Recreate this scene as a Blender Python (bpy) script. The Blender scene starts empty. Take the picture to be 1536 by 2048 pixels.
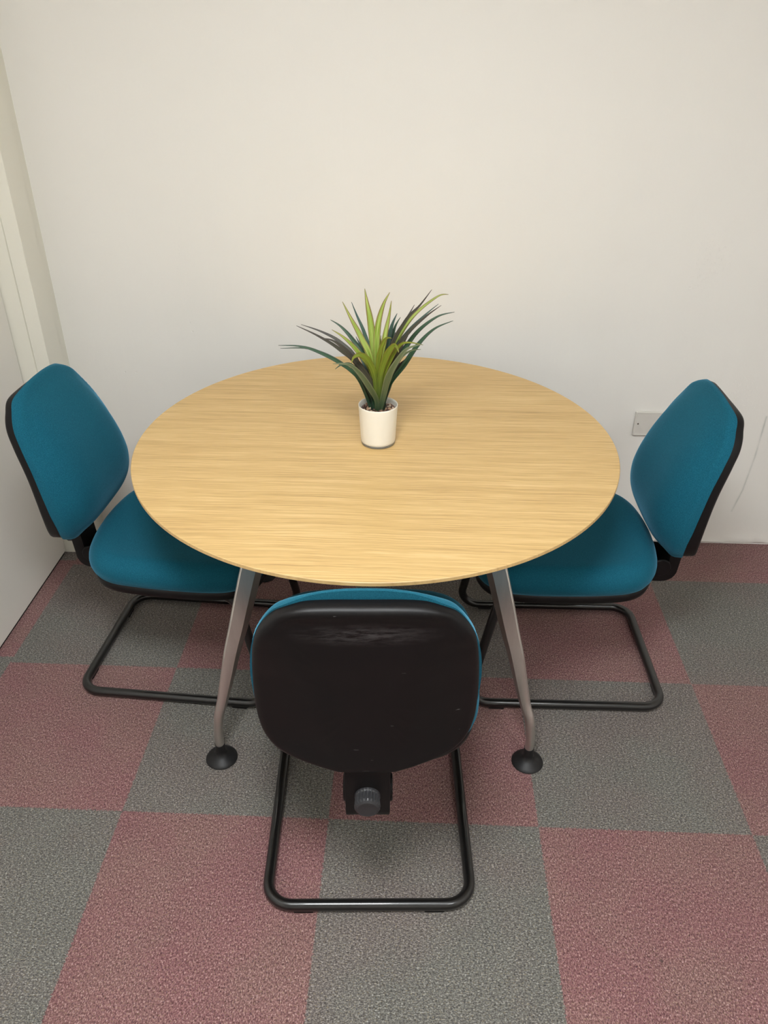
import bpy, bmesh, math, random
from mathutils import Vector, Matrix, noise
random.seed(7)
scene = bpy.context.scene
COL = scene.collection
PI = math.pi

# ------------------------------------------------------------------ helpers
def finish(bm, name, mats, parent=None, smooth=True, angle=None):
    bmesh.ops.recalc_face_normals(bm, faces=bm.faces)
    me = bpy.data.meshes.new(name)
    bm.to_mesh(me); bm.free()
    if not isinstance(mats, (list, tuple)): mats = [mats]
    for m in mats: me.materials.append(m)
    for p in me.polygons: p.use_smooth = smooth
    if smooth and angle is not None:
        me.set_sharp_from_angle(angle=math.radians(angle))
    o = bpy.data.objects.new(name, me)
    COL.objects.link(o)
    if parent is not None: o.parent = parent
    return o

def tag(o, label=None, cat=None, group=None, kind=None):
    if label: o['label'] = label
    if cat: o['category'] = cat
    if group: o['group'] = group
    if kind: o['kind'] = kind
    return o

def empty(name, loc, rz=0):
    o = bpy.data.objects.new(name, None); COL.objects.link(o)
    o.empty_display_size = 0.1
    o.location = loc; o.rotation_euler = (0, 0, rz)
    return o

def add_box(bm, lo, hi, bevel=0, seg=2):
    lo, hi = Vector(lo), Vector(hi)
    r = bmesh.ops.create_cube(bm, size=1)
    vs = r['verts']
    for v in vs:
        v.co = Vector((lo[i] + (v.co[i] + .5) * (hi[i] - lo[i]) for i in range(3)))
    if bevel > 0:
        es = list({e for v in vs for e in v.link_edges})
        bmesh.ops.bevel(bm, geom=es, offset=bevel, segments=seg, profile=.5, affect='EDGES')

def ring_faces(bm, a, b):
    n = len(a)
    for i in range(n):
        bm.faces.new((a[i], a[(i + 1) % n], b[(i + 1) % n], b[i]))

def lathe(bm, prof, n=48, M=None, cap0=True, cap1=True):
    """prof: list of (r, z)"""
    rings = []
    for r, z in prof:
        ring = []
        for i in range(n):
            a = 2 * PI * i / n
            p = Vector((r * math.cos(a), r * math.sin(a), z))
            if M: p = M @ p
            ring.append(bm.verts.new(p))
        rings.append(ring)
    for a, b in zip(rings, rings[1:]): ring_faces(bm, a, b)
    if cap0: bm.faces.new(rings[0][::-1])
    if cap1: bm.faces.new(rings[-1])

def fillet(pts, rad, seg=8):
    """rounded polyline"""
    pts = [Vector(p) for p in pts]; out = [pts[0]]
    for i in range(1, len(pts) - 1):
        p, a, b = pts[i], pts[i - 1], pts[i + 1]
        u, v = (a - p).normalized(), (b - p).normalized()
        ang = u.angle(v)
        r = rad[i - 1] if isinstance(rad, (list, tuple)) else rad
        d = min(r / math.tan(ang / 2), (a - p).length * .48, (b - p).length * .48)
        r = d * math.tan(ang / 2)
        c = p + (u + v).normalized() * (r / math.sin(ang / 2))
        s, e = p + u * d - c, p + v * d - c
        tot = s.angle(e); ax = s.cross(e).normalized()
        for k in range(seg + 1):
            out.append(c + Matrix.Rotation(tot * k / seg, 3, ax) @ s)
    out.append(pts[-1])
    return out

def sweep(bm, pts, sect, closed_ends=True, up=Vector((0, 0, 1))):
    """sect(i, n) -> list of (a, b) offsets; parallel-transport frame"""
    pts = [Vector(p) for p in pts]; n = len(pts)
    T = []
    for i in range(n):
        a, b = pts[max(0, i - 1)], pts[min(n - 1, i + 1)]
        T.append((b - a).normalized())
    N = (up - T[0] * up.dot(T[0]))
    if N.length < 1e-3: N = Vector((1, 0, 0)) - T[0] * T[0].x
    N.normalize()
    rings = []
    for i in range(n):
        if i:
            q = T[i - 1].rotation_difference(T[i]); N = q @ N
            N = (N - T[i] * N.dot(T[i])).normalized()
        B = T[i].cross(N)
        rings.append([bm.verts.new(pts[i] + N * a + B * b) for a, b in sect(i, n)])
    for a, b in zip(rings, rings[1:]): ring_faces(bm, a, b)
    if closed_ends:
        bm.faces.new(rings[0][::-1]); bm.faces.new(rings[-1])

def circ(r, n=16):
    s = [(r * math.cos(2 * PI * k / n), r * math.sin(2 * PI * k / n)) for k in range(n)]
    return lambda i, m: s

def catmull(pts, per=6, closed=False):
    n = len(pts); out = []
    rng = range(n) if closed else range(n - 1)
    for i in rng:
        g = lambda k: Vector(pts[k % n]) if closed else Vector(pts[max(0, min(n - 1, k))])
        p0, p1, p2, p3 = g(i - 1), g(i), g(i + 1), g(i + 2)
        for k in range(per):
            t = k / per
            out.append(.5 * ((2 * p1) + (p2 - p0) * t + (2 * p0 - 5 * p1 + 4 * p2 - p3) * t * t + (3 * p1 - p0 - 3 * p2 + p3) * t ** 3))
    if not closed: out.append(Vector(pts[-1]))
    return out

def lerp_table(tab, x):
    """smooth curve through (x, y) pairs: cubic Hermite with finite-difference tangents"""
    if x <= tab[0][0]: return tab[0][1]
    n = len(tab)
    for i in range(n - 1):
        (x0, y0), (x1, y1) = tab[i], tab[i + 1]
        if x <= x1:
            h = x1 - x0
            m0 = (y1 - tab[max(0, i - 1)][1]) / (x1 - tab[max(0, i - 1)][0])
            k = min(n - 1, i + 2)
            m1 = (tab[k][1] - y0) / (tab[k][0] - x0)
            t = (x - x0) / h
            return (2*t**3 - 3*t*t + 1) * y0 + (t**3 - 2*t*t + t) * h * m0 + (3*t*t - 2*t**3) * y1 + (t**3 - t*t) * h * m1
    return tab[-1][1]

def smooth01(a, b, x):
    t = max(0, min(1, (x - a) / (b - a))); return t * t * (3 - 2 * t)

# ------------------------------------------------------------------ material helpers
class NT:
    def __init__(self, name):
        self.m = bpy.data.materials.new(name); self.m.use_nodes = True
        self.t = self.m.node_tree; self.n = self.t.nodes; self.l = self.t.links
        self.b = self.n['Principled BSDF']
    def link(self, a, b): self.l.new(a, b)
    def val(self, s, v):
        if isinstance(v, bpy.types.NodeSocket): self.l.new(v, s)
        else: s.default_value = v
    def math(self, op, a, b=None, c=None, clamp=False):
        n = self.n.new('ShaderNodeMath'); n.operation = op; n.use_clamp = clamp
        self.val(n.inputs[0], a)
        if b is not None: self.val(n.inputs[1], b)
        if c is not None: self.val(n.inputs[2], c)
        return n.outputs[0]
    def vmath(self, op, a, b=None):
        n = self.n.new('ShaderNodeVectorMath'); n.operation = op
        self.val(n.inputs[0], a)
        if b is not None: self.val(n.inputs[1], b)
        return n.outputs[0] if op not in ('LENGTH', 'DISTANCE', 'DOT_PRODUCT') else n.outputs['Value']
    def mix(self, f, a, b, typ='RGBA', blend='MIX'):
        n = self.n.new('ShaderNodeMix'); n.data_type = typ
        if typ == 'RGBA': n.blend_type = blend; i0, i1, o = n.inputs[6], n.inputs[7], n.outputs[2]
        else: i0, i1, o = n.inputs[2], n.inputs[3], n.outputs[0]
        self.val(n.inputs[0], f); self.val(i0, a); self.val(i1, b)
        return o
    def noise(self, vec, scale, detail=2, rough=.5, dist=0):
        n = self.n.new('ShaderNodeTexNoise'); self.val(n.inputs['Vector'], vec)
        n.inputs['Scale'].default_value = scale; n.inputs['Detail'].default_value = detail
        n.inputs['Roughness'].default_value = rough; n.inputs['Distortion'].default_value = dist
        return n.outputs[0]
    def ramp(self, f, stops, interp='LINEAR'):
        n = self.n.new('ShaderNodeValToRGB'); self.val(n.inputs[0], f)
        cr = n.color_ramp; cr.interpolation = interp
        while len(cr.elements) < len(stops): cr.elements.new(.5)
        for e, (p, c) in zip(cr.elements, stops):
            e.position = p; e.color = c if len(c) == 4 else (*c, 1)
        return n.outputs[0]
    def obj(self):
        return self.n.new('ShaderNodeTexCoord').outputs['Object']
    def pos(self):
        return self.n.new('ShaderNodeNewGeometry').outputs['Position']
    def xyz(self, v):
        n = self.n.new('ShaderNodeSeparateXYZ'); self.val(n.inputs[0], v); return n.outputs
    def comb(self, x, y, z):
        n = self.n.new('ShaderNodeCombineXYZ'); self.val(n.inputs[0], x); self.val(n.inputs[1], y); self.val(n.inputs[2], z); return n.outputs[0]
    def bump(self, h, strength=.3, dist=.002):
        n = self.n.new('ShaderNodeBump'); self.val(n.inputs['Height'], h)
        n.inputs['Strength'].default_value = strength; n.inputs['Distance'].default_value = dist
        self.l.new(n.outputs[0], self.b.inputs['Normal']); return n
    def set(self, **k):
        for a, v in k.items():
            self.val(self.b.inputs[a.replace('_', ' ')], (*v, 1) if isinstance(v, tuple) and len(v) == 3 else v)

def srgb(r, g, b):
    f = lambda c: (c / 255 / 12.92) if c <= 10 else ((c / 255 + .055) / 1.055) ** 2.4
    return (f(r), f(g), f(b))
def s4(r, g, b): return (*srgb(r, g, b), 1)

# scene constants
CAM = (1.1781, -1.218752, 1.623528, -0.039587, 0.554626, 0.004218, 1584.359493)
PATCHES = [(2.07, 1.02, .07, .11, .8), (2.03, .95, .03, .06, .7), (.45, .98, .035, .10, .6), (.43, .885, .05, .03, .6),
           (.12, .68, .025, .03, .7), (.19, .90, .05, .06, .4), (2.20, .20, .12, .12, .6), (2.25, .58, .10, .10, .5),
           (1.453, 1.219, .02, .012, .8), (1.417, 1.175, .03, .015, .7), (1.49, 1.09, .03, .02, .5)]
HOLES = [(.2117, .623, .0045), (.249, .624, .0045), (.453, .797, .0035), (.4575, .767, .0035), (2.015, .934, .005), (.040, 1.266, .004)]
STREAK = [(2.354, .508), (2.353, .359), (2.343, .226), (2.325, .139)]
CR = [(52, 34, 34), (110, 80, 78), (144, 110, 106), (206, 178, 172)]
CR2 = [(54, 32, 34), (110, 74, 76), (144, 104, 104), (204, 172, 168)]
CG = [(44, 43, 40), (88, 86, 82), (121, 119, 113), (188, 186, 178)]
CG2 = [(46, 41, 39), (90, 83, 80), (124, 116, 111), (190, 182, 176)]
LINT = (1.711, -.3065, 0)
OAK = [(172, 138, 88), (199, 164, 108), (213, 179, 121), (226, 196, 142)]
TEAL = [(11, 66, 82), (19, 88, 108), (38, 112, 133)]
LCOL = (.955, .985, 1.0)
LIGHTS = [(1.0, -1.0, 15, 'square white panel light in the ceiling, the one nearer the grey door'),
          (2.15, -1.6, 6, 'square white panel light in the ceiling, the one farther from the grey door'),]
EXPOSURE = 1.84
BACK_SET = [(-.001, 0, .006), (0, 0, -.005), (0, 0, -.016)]
CHAIRS = [(1.110, -.2215, 2.8, 'teal chair in front of the table with its worn black back shell to the camera'),
          (.272, .602, -93.5, 'teal chair pushed under the table beside the grey door at the left'),
          (1.888, .609, 90.5, 'teal chair at the right of the table in front of the electrical plate')]
LEGS = [(.7059, .1713), (1.4942, .1936), (1.470, .985), (.682, .965)]
LEAVES = [
   ('d',8,[(-0.0135,-0.0025,0.0791),(-0.0464,-0.0056,0.168),(-0.089,-0.0123,0.2097),(-0.1433,-0.0187,0.2403),(-0.1821,-0.0244,0.2529),(-0.2273,-0.03,0.2557)]) ,
   ('d',8,[(-0.0051,0.005,0.0791),(-0.0189,0.0086,0.1286),(-0.0512,0.0171,0.1655),(-0.1051,0.0235,0.2056),(-0.165,0.0273,0.2279),(-0.2338,0.03,0.2266)]) ,
   ('p',8,[(-0.0135,0.0,0.0791),(-0.0463,-0.0012,0.193),(-0.0891,-0.0035,0.239),(-0.1372,-0.0065,0.2712),(-0.1863,-0.01,0.2961)]) ,
   ('p',8,[(-0.0135,0.0075,0.0791),(-0.0475,0.0169,0.1993),(-0.0891,0.0327,0.2421),(-0.1336,0.0431,0.2638),(-0.1844,0.05,0.279)]) ,
   ('g',10,[(-0.0042,-0.005,0.0791),(-0.0144,-0.0108,0.1842),(-0.0474,-0.0206,0.2428),(-0.0769,-0.0266,0.2762),(-0.1034,-0.03,0.295)]) ,
   ('d',9,[(-0.007,0.0075,0.0791),(-0.0253,0.0169,0.1997),(-0.0605,0.0327,0.2492),(-0.0891,0.0431,0.2775),(-0.1145,0.05,0.2915)]) ,
   ('G',13,[(-0.0042,0.0,0.0791),(-0.0149,0.0013,0.2059),(-0.038,0.0035,0.2631),(-0.0621,0.0065,0.3091),(-0.0814,0.01,0.3469)]) ,
   ('b',8,[(-0.0042,0.0075,0.0791),(-0.0158,0.0169,0.2066),(-0.0336,0.0327,0.2659),(-0.051,0.0431,0.3037),(-0.0641,0.05,0.3344)]) ,
   ('r',15,[(-0.0028,0.0025,0.0791),(-0.0104,0.006,0.2239),(-0.0176,0.0121,0.2986),(-0.0258,0.0165,0.3436),(-0.0312,0.02,0.3745)]) ,
   ('G',14,[(-0.0009,0.0,0.0791),(-0.0039,0.0013,0.2193),(-0.0009,0.0035,0.2923),(0.0111,0.0065,0.3412),(0.0259,0.01,0.3701)]) ,
   ('r',12,[(0.0019,-0.0025,0.0791),(0.0057,-0.0035,0.2016),(0.0164,-0.005,0.2735),(0.0252,-0.0035,0.32),(0.0299,-0.0,0.3541)]) ,
   ('b',12,[(0.0037,0.0075,0.0791),(0.0111,0.0169,0.1938),(0.0228,0.0327,0.2507),(0.0315,0.0431,0.286),(0.042,0.05,0.3094)]) ,
   ('d',9,[(0.0042,0.01,0.0791),(0.0125,0.0216,0.1852),(0.0273,0.0412,0.238),(0.0376,0.0531,0.2763),(0.0497,0.06,0.2974)]) ,
   ('p',8,[(0.0051,0.0075,0.0791),(0.0158,0.0181,0.2),(0.0383,0.0362,0.2563),(0.064,0.0496,0.2972),(0.0819,0.06,0.3274)]) ,
   ('p',7,[(0.0079,0.0,0.0791),(0.0257,-0.0,0.2269),(0.0616,-0.0,0.3071),(0.094,-0.0,0.3446),(0.1197,-0.0,0.3805)]) ,
   ('G',9,[(0.0051,0.005,0.0791),(0.0162,0.0095,0.1901),(0.042,0.0196,0.2525),(0.0795,0.0281,0.3108),(0.1331,0.0345,0.3546),(0.1589,0.04,0.3586)]) ,
   ('p',7,[(0.0117,-0.0025,0.0791),(0.0383,-0.006,0.2294),(0.0713,-0.0121,0.2864),(0.1095,-0.0165,0.3257),(0.1413,-0.02,0.3515)]) ,
   ('b',7,[(0.0098,0.005,0.0791),(0.0316,0.0121,0.2159),(0.0649,0.0241,0.2706),(0.1041,0.0331,0.3096),(0.137,0.04,0.3361)]) ,
   ('d',10,[(0.0084,0.0025,0.0791),(0.0276,0.0047,0.1653),(0.0566,0.0098,0.2271),(0.0896,0.0141,0.2777),(0.1344,0.0172,0.3136),(0.1736,0.02,0.3243)]) ,
   ('d',11,[(0.0079,-0.0025,0.0791),(0.0264,-0.0038,0.1519),(0.0605,-0.0073,0.2041),(0.0934,-0.0094,0.2574),(0.1287,-0.0101,0.2945),(0.1701,-0.01,0.3138)]) ,
   ('o',8,[(0.0033,-0.0075,0.0791),(0.011,-0.0151,0.1664),(0.03,-0.032,0.2261),(0.0512,-0.0468,0.2669),(0.0722,-0.0589,0.2785),(0.1035,-0.07,0.2772)]) ,
   ('D',8,[(0.0051,-0.005,0.0791),(0.0172,-0.0103,0.1443),(0.0315,-0.0222,0.1897),(0.0514,-0.0327,0.23),(0.0755,-0.0417,0.2529),(0.0989,-0.05,0.2596)]) ,
   ('o',11,[(-0.0003,-0.0075,0.0791),(-0.0008,-0.0181,0.1874),(0.0071,-0.0362,0.2496),(0.0197,-0.0496,0.2829),(0.0334,-0.06,0.2878)]) ,
   ('o',14,[(0.0016,-0.01,0.0791),(0.0055,-0.0189,0.1745),(0.0195,-0.0393,0.2351),(0.0365,-0.0562,0.2679),(0.0443,-0.069,0.2717),(0.05,-0.08,0.262)]) ,
   ('o',14,[(-0.0019,-0.01,0.0791),(-0.0061,-0.0189,0.1743),(-0.0203,-0.0393,0.2247),(-0.0373,-0.0562,0.2461),(-0.0515,-0.069,0.2449),(-0.0559,-0.08,0.2349)]) ,
   ('D',12,[(-0.0009,-0.0125,0.0791),(-0.0029,-0.0227,0.1218),(-0.0187,-0.0465,0.1655),(-0.0417,-0.0656,0.2088),(-0.0644,-0.0791,0.2321),(-0.0969,-0.09,0.237)]) ,
   ('d',9,[(-0.0042,-0.0075,0.0791),(-0.0144,-0.0151,0.1354),(-0.035,-0.032,0.179),(-0.0582,-0.0468,0.2172),(-0.0784,-0.0589,0.224),(-0.0943,-0.07,0.2165)]) ,
   ('D',14,[(0.0037,-0.0125,0.0791),(0.0129,-0.021,0.1283),(0.0244,-0.0415,0.1841),(0.0414,-0.0563,0.226),(0.0666,-0.0648,0.2644),(0.1005,-0.07,0.2793)]) ,
   ('p',11,[(-0.0019,-0.0075,0.0791),(-0.0065,-0.0133,0.1416),(-0.0321,-0.0269,0.1969),(-0.0615,-0.0375,0.2392),(-0.0966,-0.0446,0.2728),(-0.1259,-0.05,0.282)]) ,
   ('p',12,[(0.0033,-0.005,0.0791),(0.0108,-0.0108,0.1579),(0.0327,-0.0206,0.2153),(0.0539,-0.0266,0.2565),(0.0716,-0.03,0.2894)]) ,
   ('r',9,[(-0.0007,0.005,0.0791),(-0.0035,0.0108,0.1757),(-0.0077,0.0206,0.2185),(-0.0092,0.0266,0.2523),(-0.01,0.03,0.2737)]) ,
   ('d',12,[(0.0037,0.0075,0.0791),(0.0113,0.0169,0.1187),(0.0218,0.0327,0.1538),(0.0342,0.0431,0.1772),(0.0466,0.05,0.1951)]) ,
   ('d',12,[(-0.0023,0.0,0.0791),(-0.0089,-0.0,0.1117),(-0.0247,-0.0,0.1458),(-0.0467,-0.0,0.1725),(-0.0653,-0.0,0.1955)]) ,
   ('g',9,[(-0.0007,0.0,0.0791),(-0.003,-0.0,0.1463),(-0.0103,-0.0,0.1799),(-0.0211,-0.0,0.2129),(-0.0334,-0.0,0.2387)]) ,
]

# ------------------------------------------------------------------ materials
def mat_wall():
    t = NT('painted_plaster'); P = t.pos()
    big = t.noise(P, 1.3, 3, .55)
    c = t.mix(big, s4(240, 237, 231), s4(234, 231, 224))
    t.set(Base_Color=c, Roughness=.55); t.b.inputs['Specular IOR Level'].default_value = .25
    h = t.math('MULTIPLY', t.noise(P, 9, 4, .6), 1.0)
    h = t.math('ADD', h, t.math('MULTIPLY', t.noise(P, 120, 2), .03))
    # rough patched spots, each with a place of its own on the plaster
    for (x, z, rx, rz, amp) in PATCHES:
        d = t.vmath('LENGTH', t.vmath('MULTIPLY', t.vmath('SUBTRACT', P, (x, 1.242, z)), (1 / rx, 2, 1 / rz)))
        m = t.math('SUBTRACT', 1.0, d, clamp=True)
        sp = t.ramp(t.noise(P, 70, 4, .7), [(.56, (0, 0, 0)), (.64, (1, 1, 1))])
        h = t.math('ADD', h, t.math('MULTIPLY', t.math('MULTIPLY', sp, m), amp))
    for (x, z, r) in HOLES:
        d = t.vmath('LENGTH', t.vmath('MULTIPLY', t.vmath('SUBTRACT', P, (x, 1.242, z)), (1, .2, 1)))
        m = t.math('SUBTRACT', 1.0, t.math('DIVIDE', d, r), clamp=True)
        h = t.math('SUBTRACT', h, t.math('MULTIPLY', m, .9))
    t.bump(h, .35, .004)
    # long faint rubbed streak low on the right of the wall
    best = None
    for a, b in zip(STREAK, STREAK[1:]):
        ab = (b[0] - a[0], 0, b[1] - a[1]); l2 = ab[0] ** 2 + ab[2] ** 2
        ap = t.vmath('MULTIPLY', t.vmath('SUBTRACT', P, (a[0], 1.242, a[1])), (1, 0, 1))
        u = t.math('DIVIDE', t.vmath('DOT_PRODUCT', ap, ab), l2, clamp=True)
        d = t.vmath('LENGTH', t.vmath('SUBTRACT', ap, t.comb(t.math('MULTIPLY', u, ab[0]), 0.0, t.math('MULTIPLY', u, ab[2]))))
        best = d if best is None else t.math('MINIMUM', best, d)
    m = t.ramp(best, [(0, (1, 1, 1)), (.0045, (0, 0, 0))])
    m = t.math('MULTIPLY', m, t.math('MULTIPLY', t.noise(P, 26, 3), .75))
    t.set(Base_Color=t.mix(m, c, s4(150, 158, 148)))
    return t.m

def mat_paint(name, rgb, rough=.4, bump=.05, scuff=False):
    t = NT(name); P = t.pos()
    c = (*srgb(*rgb), 1)
    if scuff:
        v = t.n.new('ShaderNodeTexVoronoi'); v.feature = 'DISTANCE_TO_EDGE'
        wp = t.vmath('ADD', t.vmath('MULTIPLY', P, (1, 1.3, 1)), t.vmath('MULTIPLY', t.comb(t.noise(P, 4, 2), t.noise(P, 5, 2), t.noise(P, 3, 2)), (.3, .3, .3)))
        v.inputs['Scale'].default_value = 5; t.val(v.inputs['Vector'], wp)
        line = t.ramp(v.outputs['Distance'], [(0, (1, 1, 1)), (.006, (1, 1, 1)), (.014, (0, 0, 0))])
        msk = t.ramp(t.noise(P, 3.1, 2), [(.46, (0, 0, 0)), (.56, (1, 1, 1))])
        low = t.math('LESS_THAN', t.xyz(P)[2], .5)
        f = t.math('MULTIPLY', t.math('MULTIPLY', t.math('MULTIPLY', line, msk), low), .35)
        c = t.mix(f, c, s4(240, 236, 228))
    t.set(Base_Color=c, Roughness=rough); t.b.inputs['Specular IOR Level'].default_value = .35
    t.bump(t.noise(P, 14, 3), bump, .004)
    return t.m

def mat_carpet():
    """half-metre tiles laid quarter-turned, speckled loop pile"""
    t = NT('carpet_tiles'); P = t.pos()
    X, Y, Z = t.xyz(P)
    jx = t.math('MULTIPLY', t.math('SUBTRACT', t.noise(P, 190, 3), .5), .014)
    jy = t.math('MULTIPLY', t.math('SUBTRACT', t.noise(t.vmath('ADD', P, (5.3, 2.1, 0)), 190, 3), .5), .014)
    x = t.math('ADD', X, jx)
    off = t.math('MULTIPLY', t.math('LESS_THAN', x, 0.0), -.024)
    y = t.math('ADD', t.math('ADD', Y, jy), off)
    ix = t.math('FLOOR', t.math('MULTIPLY', x, 2)); iy = t.math('FLOOR', t.math('MULTIPLY', y, 2))
    par = t.math('FLOORED_MODULO', t.math('ADD', ix, iy), 2)      # 0: col0,row0 = red
    isred = t.math('SUBTRACT', 1.0, par)
    cell = t.comb(ix, iy, 0)
    wn = t.n.new('ShaderNodeTexWhiteNoise'); wn.noise_dimensions = '3D'; t.val(wn.inputs['Vector'], cell)
    rnd = wn.outputs['Value']
    # pile flecks: stretched along one axis, the axis turned from tile to tile
    va = t.comb(t.math('MULTIPLY', X, .62), Y, Z); vb = t.comb(X, t.math('MULTIPLY', Y, .62), Z)
    n = t.n.new('ShaderNodeMix'); n.data_type = 'VECTOR'
    t.val(n.inputs[0], isred); t.val(n.inputs[4], va); t.val(n.inputs[5], vb); V = n.outputs[1]
    f1 = t.noise(V, 440, 2, .65); f2 = t.noise(V, 250, 3, .7); f3 = t.noise(P, 9, 4, .6); f4 = t.noise(P, 900, 1)
    fl = t.math('ADD', t.math('MULTIPLY', f1, .55), t.math('MULTIPLY', f2, .45))
    st = (.34, .45, .545, .665)
    red = t.ramp(fl, [(p, srgb(*c)) for p, c in zip(st, CR)])
    red2 = t.ramp(fl, [(p, srgb(*c)) for p, c in zip(st, CR2)])
    red = t.mix(t.ramp(t.noise(P, 3.4, 4, .6), [(.42, (0, 0, 0)), (.6, (1, 1, 1))]), red, red2)
    gry = t.ramp(fl, [(p, srgb(*c)) for p, c in zip(st, CG)])
    gry2 = t.ramp(fl, [(p, srgb(*c)) for p, c in zip(st, CG2)])
    gry = t.mix(t.ramp(t.noise(t.vmath('ADD', P, (9, 4, 0)), 2.6, 4, .6), [(.42, (0, 0, 0)), (.6, (1, 1, 1))]), gry, gry2)
    c = t.mix(isred, gry, red)
    # yellowish / bluish single loops
    hue = t.noise(t.vmath('ADD', V, (3, 7, 1)), 340, 1)
    c = t.mix(t.ramp(hue, [(.60, (0, 0, 0)), (.70, (.35, .35, .35))]), c, s4(158, 142, 108))
    c = t.mix(t.ramp(hue, [(.28, (.35, .35, .35)), (.38, (0, 0, 0))]), c, s4(60, 66, 84))
    # wear: soft soiling drifts over several tiles
    k = t.math('ADD', .86, t.math('ADD', t.math('MULTIPLY', f3, .22), t.math('MULTIPLY', rnd, .06)))
    c = t.mix(1.0, c, t.comb(k, k, k), blend='MULTIPLY')
    d = t.vmath('LENGTH', t.vmath('SUBTRACT', P, LINT))
    d = t.math('ADD', d, t.math('MULTIPLY', t.noise(P, 260, 2), .006))
    c = t.mix(t.ramp(d, [(.0055, (.85, .85, .85)), (.0075, (0, 0, 0))]), c, s4(40, 38, 36))
    t.set(Base_Color=c, Roughness=.95); t.b.inputs['Specular IOR Level'].default_value = .1
    t.b.inputs['Sheen Weight'].default_value = .15
    t.bump(t.math('ADD', fl, t.math('MULTIPLY', f4, .3)), .55, .004)
    return t.m

def mat_oak(edge=False):
    t = NT('oak_edge_band' if edge else 'oak_laminate'); O = t.obj()
    warp = t.math('MULTIPLY', t.math('SUBTRACT', t.noise(t.vmath('MULTIPLY', O, (2.4, 3.6, 1)), 1.0, 3, .5), .5), .032)
    X, Y, Z = t.xyz(O)
    Yw = t.math('ADD', Y, warp)
    v1 = t.comb(t.math('MULTIPLY', X, 4.0), t.math('MULTIPLY', Yw, 240), 0)
    v2 = t.comb(t.math('MULTIPLY', X, 16.0), t.math('MULTIPLY', Yw, 560), 1)
    v3 = t.comb(t.math('MULTIPLY', X, 1.0), t.math('MULTIPLY', Yw, 45), 2)
    g1 = t.noise(v1, 1, 3, .55); g2 = t.noise(v2, 1, 2, .6); g3 = t.noise(v3, 1, 2, .5)
    g = t.math('ADD', t.math('ADD', t.math('MULTIPLY', g1, .5), t.math('MULTIPLY', g2, .3)), t.math('MULTIPLY', g3, .2))
    c = t.ramp(g, [(.33, srgb(*OAK[0])), (.45, srgb(*OAK[1])), (.54, srgb(*OAK[2])), (.66, srgb(*OAK[3]))])
    if edge: c = t.mix(.5, c, s4(200, 168, 116))
    t.set(Base_Color=c, Roughness=.42); t.b.inputs['Specular IOR Level'].default_value = .45
    t.bump(g, .12, .0006)
    return t.m

def mat_fabric():
    t = NT('teal_wool_fabric'); O = t.obj()
    n1 = t.noise(O, 620, 2, .6); n2 = t.noise(O, 5, 3)
    c = t.ramp(n1, [(.2, srgb(*TEAL[0])), (.5, srgb(*TEAL[1])), (.85, srgb(*TEAL[2]))])
    c = t.mix(t.math('MULTIPLY', n2, .25), c, s4(*TEAL[0]))
    t.set(Base_Color=c, Roughness=.9); t.b.inputs['Specular IOR Level'].default_value = .15
    t.b.inputs['Sheen Weight'].default_value = .5; t.b.inputs['Sheen Roughness'].default_value = .4
    t.b.inputs['Sheen Tint'].default_value = s4(120, 190, 225)
    t.bump(n1, .15, .0006)
    return t.m

def mat_black_plastic(name='black_plastic', worn=False):
    t = NT(name); O = t.obj()
    c = s4(12, 10, 11)
    r = t.math('ADD', .38, t.math('MULTIPLY', t.noise(O, 12, 3), .18))
    if worn:
        # rubbed patch below the top edge of the back shell, and a few short scratches
        X, Y, Z = t.xyz(O)
        d = t.vmath('LENGTH', t.vmath('MULTIPLY', t.vmath('SUBTRACT', O, (.0, -.05, .805)), (1 / .13, 2, 1 / .028)))
        m = t.math('SUBTRACT', 1.0, d, clamp=True)
        sc = t.noise(t.vmath('MULTIPLY', O, (30, 60, 160)), 1, 5, .75)
        f = t.math('MULTIPLY', m, t.ramp(sc, [(.42, (0, 0, 0)), (.6, (1, 1, 1))]))
        c = t.mix(t.math('MULTIPLY', f, .7), c, s4(78, 76, 76))
        r = t.math('SUBTRACT', r, t.math('MULTIPLY', m, .18))
        s2 = t.noise(t.vmath('MULTIPLY', O, (40, 40, 300)), 1, 2)
        f2 = t.math('MULTIPLY', t.math('GREATER_THAN', s2, .785), .5)
        c = t.mix(f2, c, s4(150, 148, 146))
    t.set(Base_Color=c, Roughness=r); t.b.inputs['Specular IOR Level'].default_value = .28
    t.bump(t.noise(O, 900, 1), .08, .0004)
    return t.m

def mat_simple(name, rgb, rough=.5, metal=0, spec=.5, bump=0, bscale=200, coat=0):
    t = NT(name); O = t.obj()
    n = t.noise(O, 20, 3)
    c = t.mix(t.math('MULTIPLY', n, .25), (*srgb(*rgb), 1), (*[v * .75 for v in srgb(*rgb)], 1))
    t.set(Base_Color=c, Roughness=rough, Metallic=metal); t.b.inputs['Specular IOR Level'].default_value = spec
    t.b.inputs['Coat Weight'].default_value = coat
    if bump: t.bump(t.noise(O, bscale, 2), bump, .0006)
    return t.m

def mat_brushed():
    t = NT('brushed_aluminium'); O = t.obj()
    n = t.noise(t.vmath('MULTIPLY', O, (60, 60, 4)), 1, 4, .6)
    c = t.mix(n, s4(196, 192, 186), s4(220, 216, 210))
    t.set(Base_Color=c, Metallic=1.0, Roughness=t.math('ADD', .32, t.math('MULTIPLY', n, .14)))
    return t.m

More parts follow.
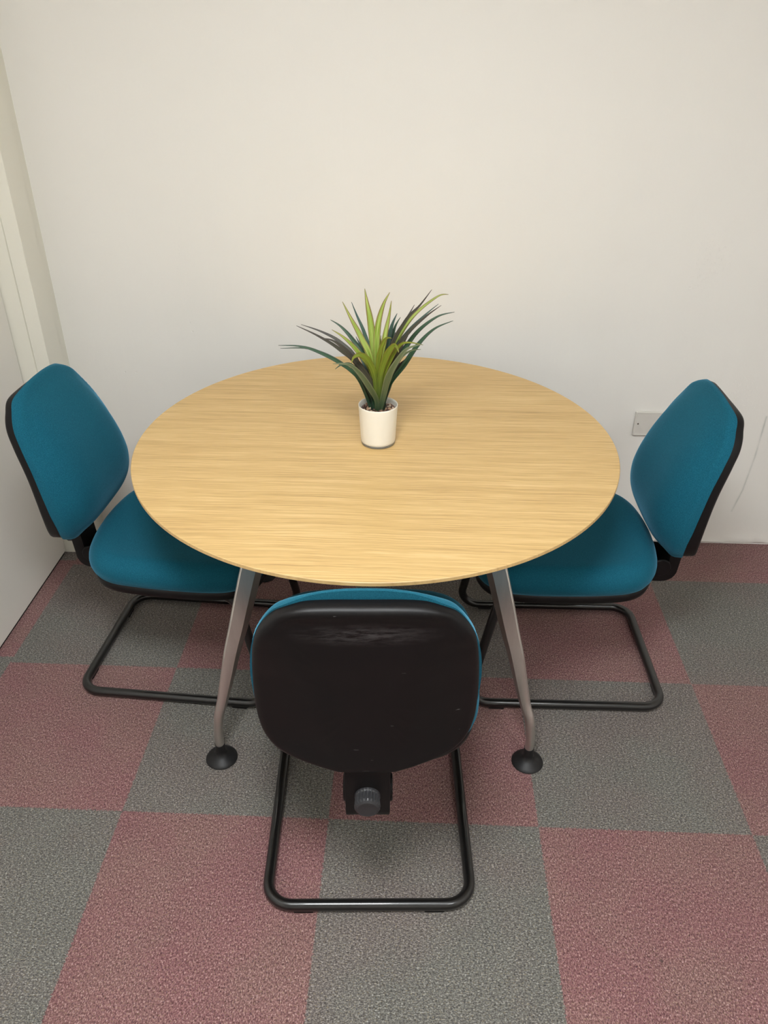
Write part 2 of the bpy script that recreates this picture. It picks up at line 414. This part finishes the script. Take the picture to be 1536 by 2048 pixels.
def mat_leaf(name, mid, margin, stripe):
    t = NT(name); O = t.obj()
    a = t.n.new('ShaderNodeAttribute'); a.attribute_name = 'leaf'; X, Y, Z = t.xyz(a.outputs['Vector'])
    # X: across (0 mid .. 1 margin), Y: along (0 base .. 1 tip), Z: id
    v = t.comb(t.math('MULTIPLY', X, 9), t.math('MULTIPLY', Y, 3), t.math('MULTIPLY', Z, 31))
    s = t.noise(v, 1, 2)
    c = t.mix(t.ramp(s, [(.4, (0, 0, 0)), (.62, (1, 1, 1))]), (*srgb(*mid), 1), (*srgb(*stripe), 1))
    e = t.math('ADD', t.math('MULTIPLY', X, .7), t.math('MULTIPLY', Y, .55))
    c = t.mix(t.ramp(e, [(.62, (0, 0, 0)), (1.0, (.85, .85, .85))]), c, (*srgb(*margin), 1))
    base = t.ramp(Y, [(.0, (1, 1, 1)), (.28, (0, 0, 0))])
    c = t.mix(base, c, s4(26, 52, 34))
    t.set(Base_Color=c, Roughness=.45); t.b.inputs['Specular IOR Level'].default_value = .4
    return t.m
# ------------------------------------------------------------------ the room
M_wall = mat_wall(); M_paint = mat_paint('painted_frame_gloss', (232, 229, 216), .35)
M_door = mat_paint('door_laminate', (238, 234, 226), .45, .02, scuff=True)
M_carpet = mat_carpet(); M_oak = mat_oak(); M_edge = mat_oak(True)
M_fab = mat_fabric(); M_pl = mat_black_plastic(); M_worn = mat_black_plastic('worn_black_plastic', True)
M_tube = mat_simple('black_lacquered_steel', (14, 13, 13), .28, 0, .6, coat=.3)
M_rub = mat_simple('black_nylon', (22, 21, 22), .5, 0, .4)
M_knob = mat_simple('grey_black_plastic', (44, 44, 46), .42, 0, .5)
M_alu = mat_brushed()
M_pot = mat_simple('cream_white_glaze', (238, 234, 222), .35, 0, .4)
M_sock = mat_simple('white_urea_plastic', (222, 218, 210), .35, 0, .45)
M_dark = mat_simple('gap_shade', (20, 18, 17), .9)
M_ceil = mat_paint('ceiling_paint', (228, 226, 220), .8)
M_screw = mat_simple('dull_screw', (84, 78, 66), .4, .8)

ZC = 2.55; XL = -.095; XR = 3.1; YB = 1.242; YF = -3.0
def struct(name, lo, hi, m, bevel=0):
    bm = bmesh.new(); add_box(bm, lo, hi, bevel)
    o = finish(bm, name, m, smooth=False); o['kind'] = 'structure'; return o
struct('floor', (XL - .1, YF - .1, -.1), (XR + .1, YB + .1, 0), M_carpet)
struct('ceiling', (XL - .1, YF - .1, ZC), (XR + .1, YB + .1, ZC + .1), M_ceil)
struct('wall_right', (XR, YF, 0), (XR + .1, YB, ZC), M_wall)
struct('wall_left', (XL - .1, YF, 0), (XL, YB, ZC), M_wall)
struct('wall_front', (XL - .1, YF - .1, 0), (XR + .1, YF, ZC), M_wall)
# back wall with its uneven plaster lip just above the carpet
bm = bmesh.new()
NX = 320; x0, x1 = XL - .1, XR + .1
zs = [0.0, .004, .009, .016, .03, .06, ZC]
rows = []
for j, z in enumerate(zs):
    row = []
    for i in range(NX + 1):
        x = x0 + (x1 - x0) * i / NX
        nn = noise.noise(Vector((x * 14, j * .7, 0))); n2 = noise.noise(Vector((x * 45, j * 3.1, 4)))
        d = {0: 0, 1: 0, 2: .006, 3: .005, 4: .002}.get(j, 0) * (1 + nn * .9) + (n2 * .0025 if 1 < j < 5 else 0)
        dz = (nn * .004 + n2 * .002) if 0 < j < 5 else 0
        if j == 1: d = -.001
        row.append(bm.verts.new((x, YB - max(d, -.002), max(0, z + dz))))
    rows.append(row)
for a, b in zip(rows, rows[1:]):
    for i in range(NX): bm.faces.new((a[i], a[i + 1], b[i + 1], b[i]))
# thickness behind
bk = [[bm.verts.new((x, YB + .1, z)) for z in (0, ZC)] for x in (x0, x1)]
bm.faces.new((bk[0][0], bk[1][0], bk[1][1], bk[0][1]))
bm.faces.new([rows[-1][0]] + rows[-1][1:] + [bk[1][1], bk[0][1]])
bm.faces.new([rows[0][0]] + [bk[0][0], bk[1][0]] + rows[0][::-1][:-1])
bm.faces.new([r[0] for r in rows] + [bk[0][1], bk[0][0]])
bm.faces.new([r[-1] for r in rows] + [bk[1][1], bk[1][0]])
o = finish(bm, 'wall_back', M_wall, smooth=True, angle=40); o['kind'] = 'structure'

# painted door frame boxed into the corner: flat face, groove, quirk, then the returns to the wall
bm = bmesh.new()
prof = [(-.095, 1.075), (-.0505, 1.075), (-.0035, 1.075), (-.0015, 1.079), (.0005, 1.079), (.002, 1.072),
        (.043, 1.072), (.0445, 1.0735), (.0445, 1.170), (.0425, 1.172), (.030, 1.172), (.0285, 1.174), (.0285, 1.2425), (-.095, 1.2425)]
lo = [bm.verts.new((x, y, 0)) for x, y in prof]; hi = [bm.verts.new((x, y, ZC)) for x, y in prof]
ring_faces(bm, lo, hi); bm.faces.new(lo[::-1]); bm.faces.new(hi)
o = finish(bm, 'trim_1', M_paint, smooth=False); o['kind'] = 'structure'
# flush door leaf along the left wall; a dark strip paints in the shade of the gap beneath
bm = bmesh.new(); add_box(bm, (-.092, .19, .009), (-.052, 1.0705, 2.02), .0012, 1)
o = finish(bm, 'door_1', M_door, smooth=False); o['kind'] = 'structure'
bm = bmesh.new(); add_box(bm, (-.088, .2, 0), (-.056, 1.06, .009))
g = finish(bm, 'gap_shade_strip', M_dark, o, smooth=False)
# lever handle and hinges on the leaf (outside the photograph's frame on the left)
bm = bmesh.new(); add_box(bm, (-.052, .25, .93), (-.048, .29, 1.10), .001)
Mh = Matrix.Translation((-.05, .27, 1.03)) @ Matrix.Rotation(PI / 2, 4, 'Y')
lathe(bm, [(.009, 0), (.009, .045)], 20, Mh)
sweep(bm, [(-.008, .265, 1.03), (-.006, .30, 1.03), (-.006, .38, 1.03)], circ(.008))
finish(bm, 'handle', M_alu, o, angle=40)
struct('wall_left_stub', (XL, YF, 0), (-.052, .17, ZC), M_wall).name = 'wall_left_near'

# ------------------------------------------------------------------ ceiling panel lights
def panel(x, y, power, label, sx=.6, sy=.6):
    bm = bmesh.new()
    for (a, b, c, d) in ((-sx/2, -sy/2, sx/2, -sy/2 + .02), (-sx/2, sy/2 - .02, sx/2, sy/2), (-sx/2, -sy/2 + .02, -sx/2 + .02, sy/2 - .02), (sx/2 - .02, -sy/2 + .02, sx/2, sy/2 - .02)):
        add_box(bm, (a, b, -.012), (c, d, 0))
    t = empty('ceiling_light', (x, y, ZC))
    tag(t, label, 'ceiling light', 'square panel lights in the ceiling')
    finish(bm, 'frame', M_sock, t, smooth=False)
    bm = bmesh.new(); add_box(bm, (-sx/2 + .02, -sy/2 + .02, -.008), (sx/2 - .02, sy/2 - .02, -.001))
    m = NT('panel_diffuser'); m.set(Base_Color=(.9, .9, .88)); m.b.inputs['Emission Color'].default_value = (*LCOL, 1)
    m.b.inputs['Emission Strength'].default_value = power * 1.0
    finish(bm, 'diffuser', m.m, t, smooth=False)
    return t
for args in LIGHTS: panel(*args)

# ------------------------------------------------------------------ cantilever chair
# local frame: x to the sitter's left-right, +y where the sitter faces, origin under the rear floor bar
BACK_OUT = [(0, .470), (.05, .470), (.10, .477), (.138, .487), (.167, .503), (.185, .529), (.193, .565), (.1945, .61), (.193, .66),
            (.189, .71), (.181, .765), (.168, .803), (.151, .830), (.129, .849), (.100, .860), (.06, .863), (0, .863)]
CUSH_OUT = [(0, .460), (.05, .461), (.092, .466), (.130, .478), (.163, .501), (.184, .535), (.195, .58), (.197, .62), (.196, .665),
            (.190, .715), (.179, .765), (.164, .805), (.142, .838), (.112, .858), (.075, .869), (.035, .874), (0, .875)]
E_TAB = [(.42, -.006), (.47, -.004), (.53, .001), (.6, -.003), (.685, -.014), (.76, -.033), (.80, -.046), (.84, -.053), (.88, -.055)]
B_TAB = [(.43, .037), (.5, .037), (.6, .033), (.7, .025), (.8, .010), (.87, .002)]
F_TAB = [(.40, .065), (.45, .090), (.5, .109), (.56, .118), (.62, .113), (.7, .086), (.76, .060), (.81, .036), (.85, .021), (.88, .006)]
def outline(half, per=11, grow=0, cz=.65):
    pts = catmull([(x, z, 0) for x, z in half], per)
    full = [(p.x, p.y) for p in pts] + [(-p.x, p.y) for p in pts[-2:0:-1]]
    if grow:
        n = len(full); out = []
        for i in range(n):
            a, b = Vector(full[i - 1]), Vector(full[(i + 1) % n]); d = (b - a).normalized()
            out.append((full[i][0] + d.y * grow, full[i][1] - d.x * grow))
        full = out
    return full

def back_rear(x, z):
    ax = abs(x)
    wlim = .05 + .055 * smooth01(.45, .80, z)
    w = max(0, min(1, (ax - wlim) / max(.02, .19 - wlim)))
    w = w * (1 - .12) + .12 * w * w
    y = lerp_table(E_TAB, z) - lerp_table(B_TAB, z) * (1 - w)
    # raised rolled lip along the top
    y -= .006 * math.exp(-((z - .856) / .013) ** 2)
    y += .004 * smooth01(.74, .80, z) * (1 - smooth01(.82, .845, z)) * (1 - smooth01(.11, .15, ax))
    return y

def radial_patch(bm, out, rs, fn, c):
    rings = []
    for r in rs:
        rings.append([bm.verts.new(fn(c[0] + (x - c[0]) * r, c[1] + (z - c[1]) * r, r, i)) for i, (x, z) in enumerate(out)])
    for a, b in zip(rings, rings[1:]): ring_faces(bm, a, b)
    cv = bm.verts.new(fn(c[0], c[1], 0, 0))
    n = len(out)
    for i in range(n): bm.faces.new((cv, rings[0][i], rings[0][(i + 1) % n]))
    return rings[-1]

RS = [.1, .2, .3, .4, .5, .6, .68, .75, .81, .86, .90, .93, .955, .975, .99, 1.0]
def build_back_shell(parent):
    bm = bmesh.new(); out = outline(BACK_OUT); c = (0, .65)
    def rear(x, z, r, i):
        e = 0 if r < .93 else .010 * (1 - math.sqrt(max(0, 1 - ((r - .93) / .07) ** 2)))
        return (x, back_rear(x, z) + e, z)
    ro = radial_patch(bm, out, RS, rear, c)
    # side band up to the seam with the upholstery
    rim = [bm.verts.new((x * 1.0, back_rear(x, z) + .025 + .013 * (1 - smooth01(.45, .85, z)), z)) for x, z in out]
    ring_faces(bm, ro, rim)
    inn = [bm.verts.new((x * .97, back_rear(x, z) + .0245 + .013 * (1 - smooth01(.45, .85, z)), c[1] + (z - c[1]) * .97)) for x, z in out]
    ring_faces(bm, rim, inn)
    cv = bm.verts.new((0, lerp_table(E_TAB, .65) + .016, .65)); n = len(out)
    for i in range(n): bm.faces.new((cv, inn[i], inn[(i + 1) % n]))
    return finish(bm, 'backrest_shell', M_worn, parent, angle=50)

def build_back_cushion(parent):
    bm = bmesh.new(); out = outline(CUSH_OUT); c = (0, .655)
    def seam(x, z): return back_rear(x, z) + .025 + .013 * (1 - smooth01(.45, .85, z))
    def fr(x, z, r, i):
        base = seam(x, z) - .002
        f = lerp_table(F_TAB, z) - .008 * (1 - min(1, (x / .19) ** 2))
        k = max(0, 1 - r ** 4.5) ** .62
        return (x, base + max(.01, f - base) * k, z)
    def frs(x, z, r, i):
        p = fr(x, z, r, i)
        # pull out over the shell a little where the foam bulges past the seam
        b = .008 * math.exp(-((r - .965) / .04) ** 2)
        dx, dz = x - c[0], z - c[1]; L = math.hypot(dx, dz) + 1e-6
        # little puckers where the cloth is pulled tight at the waist of the back
        pk = smooth01(.945, .97, r) * (1 - smooth01(.985, 1, r)) * (1 if x < 0 else 0) * math.exp(-((z - .755) / .035) ** 2) * smooth01(.12, .16, abs(x))
        pk *= .0022 * math.sin(z * 2 * PI / .0115 + 3 * abs(x) / .02 * .3)
        return (p[0] + dx / L * (b + pk * .3), p[1] + pk, p[2] + dz / L * b)
    last = radial_patch(bm, out, [.06, .12, .2, .28, .36, .44, .52, .6, .66, .72, .77, .81, .85, .88, .905, .93, .95, .965, .98, .99, .997, 1.0], frs, c)
    cb = bm.verts.new((0, seam(0, .65) - .004, .65)); n = len(out)
    for i in range(n): bm.faces.new((cb, last[i], last[(i + 1) % n]))
    return finish(bm, 'backrest_cushion', M_fab, parent, angle=75)

SEAT_OUT = [(0, .060), (.07, .064), (.14, .078), (.19, .108), (.218, .155), (.230, .23), (.235, .32), (.234, .41), (.222, .475),
            (.185, .522), (.12, .543), (0, .550)]
def build_seat(parent):
    out = outline(SEAT_OUT); c = (0, .31); n = len(out)
    def top(x, y):
        f = smooth01(.36, .55, y)
        return .474 - .014 * f * f - .008 * (1 - (x / .23) ** 2) * (1 - f) * smooth01(.08, .2, y)
    bm = bmesh.new()
    inner = [.1, .2, .3, .4, .5, .6, .7, .78, .84]
    last = radial_patch(bm, out, inner, lambda x, y, r, i: (x, y, top(x, y)), c)
    prev = last; K = 12
    for k in range(1, K + 1):
        a = (PI / 2) * k / K * 1.25; ring = []
        for i, (ox, oy) in enumerate(out):
            dx, dy = ox - c[0], oy - c[1]; L = math.hypot(dx, dy); r0 = .84
            if a <= PI / 2:
                rr = r0 + (1 - r0 + .004 / L) * math.sin(a) ** .95; dep = 1 - (1 - math.cos(a)) * .62
            else:
                t = (a - PI / 2) / (PI / 2 * .25); rr = 1 + .004 / L - .010 / L * t * t; dep = .38 * (1 - t)
            zt = top(c[0] + dx * r0, c[1] + dy * r0); zs = .398
            ring.append(bm.verts.new((c[0] + dx * rr, c[1] + dy * rr, zs + (zt - zs) * dep)))
        ring_faces(bm, prev, ring); prev = ring
    bm.faces.new(prev[::-1])
    finish(bm, 'seat', M_fab, parent)
    # moulded under-shell
    bm = bmesh.new(); prev = None
    for rr, z in ((.972, .399), (.984, .397), (.984, .384), (.972, .374), (.93, .366), (.80, .362), (.4, .361)):
        ring = [bm.verts.new((c[0] + (x - c[0]) * rr, c[1] + (y - c[1]) * rr, z)) for x, y in out]
        if prev: ring_faces(bm, prev, ring)
        else: bm.faces.new(ring)
        prev = ring
    bm.faces.new(prev[::-1])
    finish(bm, 'seat_shell', M_pl, parent, angle=60)

def make_chair():
    root = empty('cantilever_chair', (0, 0, 0))
    build_seat(root); build_back_shell(root); build_back_cushion(root)
    # one continuous bent tube
    h = .376; w = .22; g = .0155
    w2 = .200
    P = [(-.14, .15, h), (-w2, .17, h), (-w2, .475, h), (-w, .548, g), (-w, 0, g), (w, 0, g), (w, .548, g), (w2, .475, h), (w2, .17, h), (.14, .15, h)]
    bm = bmesh.new(); sweep(bm, fillet(P, [.03, .055, .055, .055, .055, .055, .055, .03], 9), circ(.0125, 18))
    for y in (.2, .42): sweep(bm, [(-w2, y, h), (w2, y, h)], circ(.010, 12))
    finish(bm, 'frame', M_tube, root, angle=60)
    # clip-on floor glides
    for (x, y, ax) in ((-.14, 0, 0), (.14, 0, 0), (-w, .46, 1), (w, .46, 1)):
        bm = bmesh.new()
        hx, hy = (.021, .010) if ax == 0 else (.010, .021)
        add_box(bm, (x - hx, y - hy, .0003), (x + hx, y + hy, .012), .002)
        finish(bm, 'glide', M_rub, root, smooth=False)
    # J-shaped carrier of the back: flat broad bar from under the seat, up behind
    bm = bmesh.new()
    P = fillet([(0, .24, .330), (0, -.004, .330), (0, -.018, .52)], [.022], 8)
    hw, ht = .0415, .015
    sect = [(-ht, -hw), (-ht, hw), (-ht * .4, hw + .001), (ht * .4, hw + .001), (ht, hw), (ht, -hw), (ht * .4, -hw - .001), (-ht * .4, -hw - .001)]
    sweep(bm, P, lambda i, m: sect)
    br = finish(bm, 'back_bracket', M_pl, root, angle=35)
    for s in (-1, 1):
        bm = bmesh.new()
        Mx = Matrix.Translation((s * .042, .026, .362)) @ Matrix.Rotation(s * PI / 2, 4, 'Y')
        lathe(bm, [(.0265, 0), (.0265, .003), (.024, .0055)], 32, Mx)
        finish(bm, 'pivot_cover', M_pl, br, angle=40)
    bm = bmesh.new()
    Mk = Matrix.Translation((.0, -.017, .400)) @ Matrix.Rotation(PI / 2, 4, 'X')
    n = 84; rings = []
    for r, z, ribs in ((.021, 0, 0), (.0240, .002, 0), (.0240, .013, 0), (.0220, .015, 1), (.0232, .033, 1), (.0222, .037, 0), (.018, .0395, 0), (.013, .038, 0)):
        ring = []
        for i in range(n):
            a = 2 * PI * i / n; rr = r + (.0011 if (i % 4) < 2 else -.0006) * ribs
            ring.append(bm.verts.new(Mk @ Vector((rr * math.cos(a), rr * math.sin(a), z))))
        rings.append(ring)
    for a, b in zip(rings, rings[1:]): ring_faces(bm, a, b)
    bm.faces.new(rings[0][::-1]); bm.faces.new(rings[-1])
    finish(bm, 'adjustment_knob', M_knob, root, angle=30)
    return root

def copy_tree(o, parent=None):
    c = o.copy(); COL.objects.link(c); c.parent = parent
    for ch in list(o.children): copy_tree(ch, c)
    return c
chair = make_chair()
for i, (x, y, rot, lab) in enumerate(CHAIRS):
    o = chair if i == 0 else copy_tree(chair)
    o.location = (x, y, 0); o.rotation_euler = (0, 0, math.radians(rot))
    for ch in o.children:                     # each back is set at its own height
        if ch.name.startswith('backrest'): ch.location = BACK_SET[i]
    tag(o, lab, 'chair', 'teal cantilever chairs around the round table')

# ------------------------------------------------------------------ round table
TC = Vector((1.0874, .5524)); TH = .7359; TR = .5905
tb = empty('round_table', (TC.x, TC.y, 0))
tag(tb, 'round oak-effect table with four splayed polished metal legs, against the white wall', 'table')
bm = bmesh.new()
lathe(bm, [(TR - .0012, TH), (TR, TH - .0012), (TR, TH - .0085), (TR - .022, TH - .024)], 192)
top = finish(bm, 'tabletop', [M_oak, M_edge], tb, angle=30)
for p in top.data.polygons:
    if abs(p.normal.z) < .9: p.material_index = 1
# subframe under the top
bm = bmesh.new()
for a in (45, 135):
    d = Vector((math.cos(math.radians(a)), math.sin(math.radians(a)), 0))
    sweep(bm, [-d * .36 + Vector((0, 0, TH - .040)), d * .36 + Vector((0, 0, TH - .040))], lambda i, m: [(-.015, -.02), (-.015, .02), (.015, .02), (.015, -.02)])
finish(bm, 'subframe', M_tube, tb, smooth=False)
def leg(fx, fy):
    f = Vector((fx, fy)) - TC; R = f.length; d = f.normalized(); tn = Vector((-d.y, d.x))
    # (r, z, half width outward, half width inward, half thickness, roundness)
    S = [(.300, .712, .034, .034, .017, 0), (.355, .625, .033, .035, .018, 0), (.392, .54, .031, .034, .018, 0), (.418, .47, .029, .033, .018, 0),
         (.446, .39, .0265, .029, .017, .05), (.470, .326, .024, .025, .016, .15), (.492, .257, .020, .021, .0145, .3),
         (.514, .190, .0155, .016, .013, .6), (R - .0105, .150, .0135, .0135, .0122, .85), (R - .004, .115, .0118, .0118, .0116, 1), (R, .085, .0112, .0112, .0112, 1), (R, .052, .0112, .0112, .0112, 1)]
    cp = catmull([(s[0], s[1], 0) for s in S], 4)
    n = len(cp); bm = bmesh.new(); rings = []
    for i, p in enumerate(cp):
        k = min(len(S) - 2, i // 4); t = (i - 4 * k) / 4
        a = [S[k][j] * (1 - t) + S[k + 1][j] * t for j in range(2, 6)]
        q0, q1 = cp[max(0, i - 1)], cp[min(n - 1, i + 1)]
        tg = Vector((q1.x - q0.x, q1.y - q0.y)).normalized(); nr = Vector((-tg.y, tg.x))   # outward normal in (r,z)
        if nr.x < 0: nr = -nr
        ring = []
        for m in range(24):
            th = 2 * PI * m / 24; cx, cy = math.cos(th), math.sin(th)
            ext = a[0] if cx > 0 else a[1]
            # lens section with a side ridge, blending to round
            l1 = abs(cx) + abs(cy); lx, ly = cx / l1, cy / l1
            nose = .82
            lx2 = max(-nose, min(nose, lx)) / nose
            ox = (lx2 * (1 - a[3]) + cx * a[3]) * ext; oy = (ly * (1 - a[3]) + cy * a[3]) * a[2]
            r, z = p.x + nr.x * ox, p.y + nr.y * ox
            P2 = d * r + tn * oy
            ring.append(bm.verts.new((P2.x, P2.y, z)))
        rings.append(ring)
    for a, b in zip(rings, rings[1:]): ring_faces(bm, a, b)
    bm.faces.new(rings[0][::-1]); bm.faces.new(rings[-1])
    lg = finish(bm, 'leg', M_alu, tb, angle=28)
    bm = bmesh.new()
    MF = Matrix.Translation((f.x, f.y, 0))
    lathe(bm, [(.0385, .0003), (.0405, .003), (.039, .006), (.031, .0105), (.021, .0165), (.0145, .023), (.0128, .030), (.0125, .0535)], 48, MF)
    finish(bm, 'glide', M_rub, lg, angle=40)
for fx, fy in LEGS: leg(fx, fy)

# ------------------------------------------------------------------ artificial plant in its pot
PX, PY = 1.093, .543
pl = empty('potted_plant', (PX, PY, TH))
tag(pl, 'artificial spiky green plant in a cream white pot on the round table', 'plant')
bm = bmesh.new()
lathe(bm, [(.030, .0055), (.0405, .0055), (.0418, .0065), (.0428, .012), (.0474, .099), (.0477, .1012), (.0468, .1022), (.0458, .1012), (.0455, .096), (.0445, .072), (.044, .07)], 96)
finish(bm, 'pot', M_pot, pl, angle=50)
t = NT('clear_glass_foot'); t.set(Base_Color=(.75, .78, .78), Roughness=.06, IOR=1.45); t.b.inputs['Transmission Weight'].default_value = .75
bm = bmesh.new(); lathe(bm, [(.034, .0), (.0405, .0), (.0420, .0012), (.0422, .0058), (.040, .0063)], 96)
finish(bm, 'glass_foot', t.m, pl, angle=50)
bm = bmesh.new(); lathe(bm, [(.0435, .068), (.0435, .086), (.0395, .0865), (.01, .087)], 48)
finish(bm, 'soil', mat_simple('dark_filler', (58, 44, 36), .9, bump=.6, bscale=300), pl)
pebM = [mat_simple('pebble_' + n, c, .6, bump=.2, bscale=500) for n, c in (('tan', (150, 118, 90)), ('brown', (92, 66, 54)), ('dark', (48, 38, 38)), ('pale', (186, 164, 140)))]
bm = bmesh.new()
for k in range(150):
    a = random.uniform(0, 2 * PI); r = .041 * math.sqrt(random.random()); s = random.uniform(.0028, .005)
    res = bmesh.ops.create_icosphere(bm, subdivisions=2, radius=s)
    mtx = Matrix.Translation((r * math.cos(a), r * math.sin(a), .088 + random.uniform(-.001, .0035))) @ Matrix.Rotation(random.uniform(0, 6), 4, Vector((random.random(), random.random(), 1)).normalized()) @ Matrix.Diagonal((1.25, .9, .7, 1))
    mi = random.choice([0, 0, 1, 1, 2, 3])
    for v in res['verts']:
        v.co = mtx @ (v.co * (1 + .18 * noise.noise(v.co * 400 + Vector((k, 0, 0)))))
    for f in {f for v in res['verts'] for f in v.link_faces}: f.material_index = mi
g = finish(bm, 'gravel', pebM, pl); g['kind'] = 'stuff'

leafM = [mat_leaf('leaf_lime', (122, 150, 44), (120, 74, 52), (178, 192, 108)),
         mat_leaf('leaf_olive', (96, 116, 28), (112, 96, 34), (130, 146, 48)),
         mat_leaf('leaf_deep_green', (34, 66, 46), (62, 70, 62), (62, 94, 66)),
         mat_leaf('leaf_purple_brown', (52, 50, 42), (66, 54, 58), (74, 74, 54)),
         mat_leaf('leaf_blue_green', (44, 74, 66), (70, 82, 84), (74, 102, 86)),
         mat_leaf('leaf_sage', (74, 88, 58), (122, 126, 96), (98, 108, 74))]
LIDX = {'G': 0, 'r': 0, 'g': 0, 'o': 1, 'd': 2, 'p': 3, 'b': 4, 'D': 5}
bm = bmesh.new(); lay = bm.verts.layers.float_vector.new('leaf')
def add_leaf(pts, wmm, mi, lid, facing):
    cp = catmull(pts, 7); n = len(cp); rows = []; w0 = wmm / 2000
    for i, p in enumerate(cp):
        t = i / (n - 1)
        T = (cp[min(n - 1, i + 1)] - cp[max(0, i - 1)]).normalized()
        S = T.cross(facing); S = S.normalized() if S.length > .05 else Vector((1, 0, 0))
        if rows and S.dot(rows[-1][1]) < 0: S = -S
        if rows: S = (S * .4 + rows[-1][1] * .6).normalized()
        N = S.cross(T).normalized()
        prof = (.62 + .38 * math.sin(PI * min(1, t / .55) * .5 + 0)) if t < .4 else 1.0
        w = w0 * prof * (1 - smooth01(.35, 1.05, t)) ** .8 * 1.1 + .00025
        row = []
        for k, a in enumerate((-1, -.5, 0, .5, 1)):
            q = p + S * (w * a) + N * (w * .35 * (abs(a) - .5))
            v = bm.verts.new(q); v[lay] = Vector((abs(a), t, lid * .37)); row.append(v)
        rows.append((row, S))
    for (a, _), (b, _) in zip(rows, rows[1:]):
        for k in range(4):
            f = bm.faces.new((a[k], a[k + 1], b[k + 1], b[k])); f.material_index = mi
for i, (c, w, pts) in enumerate(LEAVES):
    add_leaf([Vector(p) for p in pts], w, LIDX[c], i, Vector((random.uniform(-.25, .25), -.85, .5)).normalized())
# leaves at the back and low down, behind the ones that show
for k in range(14):
    a = math.radians(20 + 140 * k / 13) + random.uniform(-.1, .1); L = random.uniform(.10, .15); d = Vector((math.cos(a), math.sin(a), 0))
    pts = [Vector((0, 0, .084)) + d * .008, Vector((0, 0, .13)) + d * .022, Vector((0, 0, .13 + L * .5)) + d * L * .42, Vector((0, 0, .12 + L * .85)) + d * L * .75]
    add_leaf(pts, random.uniform(8, 12), random.choice([2, 3, 4, 1]), 50 + k, Vector((0, -.85, .5)).normalized())
# the sheathed stem the blades fan out of
fol = finish(bm, 'foliage', leafM, pl)
sm = fol.modifiers.new('thickness', 'SOLIDIFY'); sm.thickness = .0006; sm.offset = 0
bm = bmesh.new(); lathe(bm, [(.0175, .078), (.0165, .10), (.0150, .115), (.010, .135)], 24, Matrix.Diagonal((1.1, .75, 1, 1)))
finish(bm, 'stem', mat_simple('stem_green', (26, 52, 36), .5, bump=.3, bscale=120), pl)

# ------------------------------------------------------------------ blank electrical plate on the back wall
sk = empty('wall_plate', (1.9210 + .073, YB, .4770))
tag(sk, 'white plastic electrical plate low on the white wall, partly hidden by a chair back', 'electrical plate')
bm = bmesh.new(); add_box(bm, (-.070, -.004, -.040), (.070, .002, .040), .001, 1)
finish(bm, 'back_box', M_sock, sk, smooth=False)
bm = bmesh.new()
rings = []
for (hx, hz, y) in ((.073, .043, -.003), (.073, .043, -.0085), (.0715, .0415, -.0105), (.0685, .0385, -.0105), (.0675, .0375, -.0092)):
    pts = []
    rc = .004 if hx > .07 else .002
    for (sx, sz, a0) in ((1, 1, 0), (-1, 1, 90), (-1, -1, 180), (1, -1, 270)):
        for k in range(5):
            a = math.radians(a0 + 90 * k / 4)
            pts.append(bm.verts.new((sx * (hx - rc) + rc * math.cos(a), y, sz * (hz - rc) + rc * math.sin(a))))
    rings.append(pts)
for a, b in zip(rings, rings[1:]): ring_faces(bm, a, b)
bm.faces.new(rings[0]); bm.faces.new(rings[-1])
finish(bm, 'face_plate', M_sock, sk, smooth=True, angle=25)
for s in (-1, 1):
    bm = bmesh.new(); lathe(bm, [(.0026, 0), (.0024, .0006)], 20, Matrix.Translation((s * .0603, -.0092, 0)) @ Matrix.Rotation(PI / 2, 4, 'X'))
    finish(bm, 'screw', M_screw, sk)

# ------------------------------------------------------------------ camera
yaw, pitch, roll, F = CAM[3], CAM[4], CAM[5], CAM[6]
cy, sy, cp_, sp = math.cos(yaw), math.sin(yaw), math.cos(pitch), math.sin(pitch)
fwd = Vector((sy * cp_, cy * cp_, -sp)); right = Vector((cy, -sy, 0)); up = right.cross(fwd)
r_ = right * math.cos(roll) + up * math.sin(roll); u_ = -right * math.sin(roll) + up * math.cos(roll)
cd = bpy.data.cameras.new('camera'); cam = bpy.data.objects.new('camera', cd); COL.objects.link(cam)
m3 = Matrix((r_, u_, -fwd)).transposed()
cam.matrix_world = Matrix.Translation(CAM[:3]) @ m3.to_4x4()
cd.sensor_fit = 'HORIZONTAL'; cd.sensor_width = 36; cd.lens = F * 36 / 1536; cd.clip_start = .02
scene.camera = cam

# ------------------------------------------------------------------ world and view
w = bpy.data.worlds.new('world'); scene.world = w; w.use_nodes = True
w.node_tree.nodes['Background'].inputs[0].default_value = (.9, .92, 1, 1)
w.node_tree.nodes['Background'].inputs[1].default_value = .2
vs = scene.view_settings
scene.display_settings.display_device = 'sRGB'
vs.view_transform = 'Standard'; vs.look = 'None'; vs.gamma = 1; vs.use_curve_mapping = False
vs.exposure = EXPOSURE
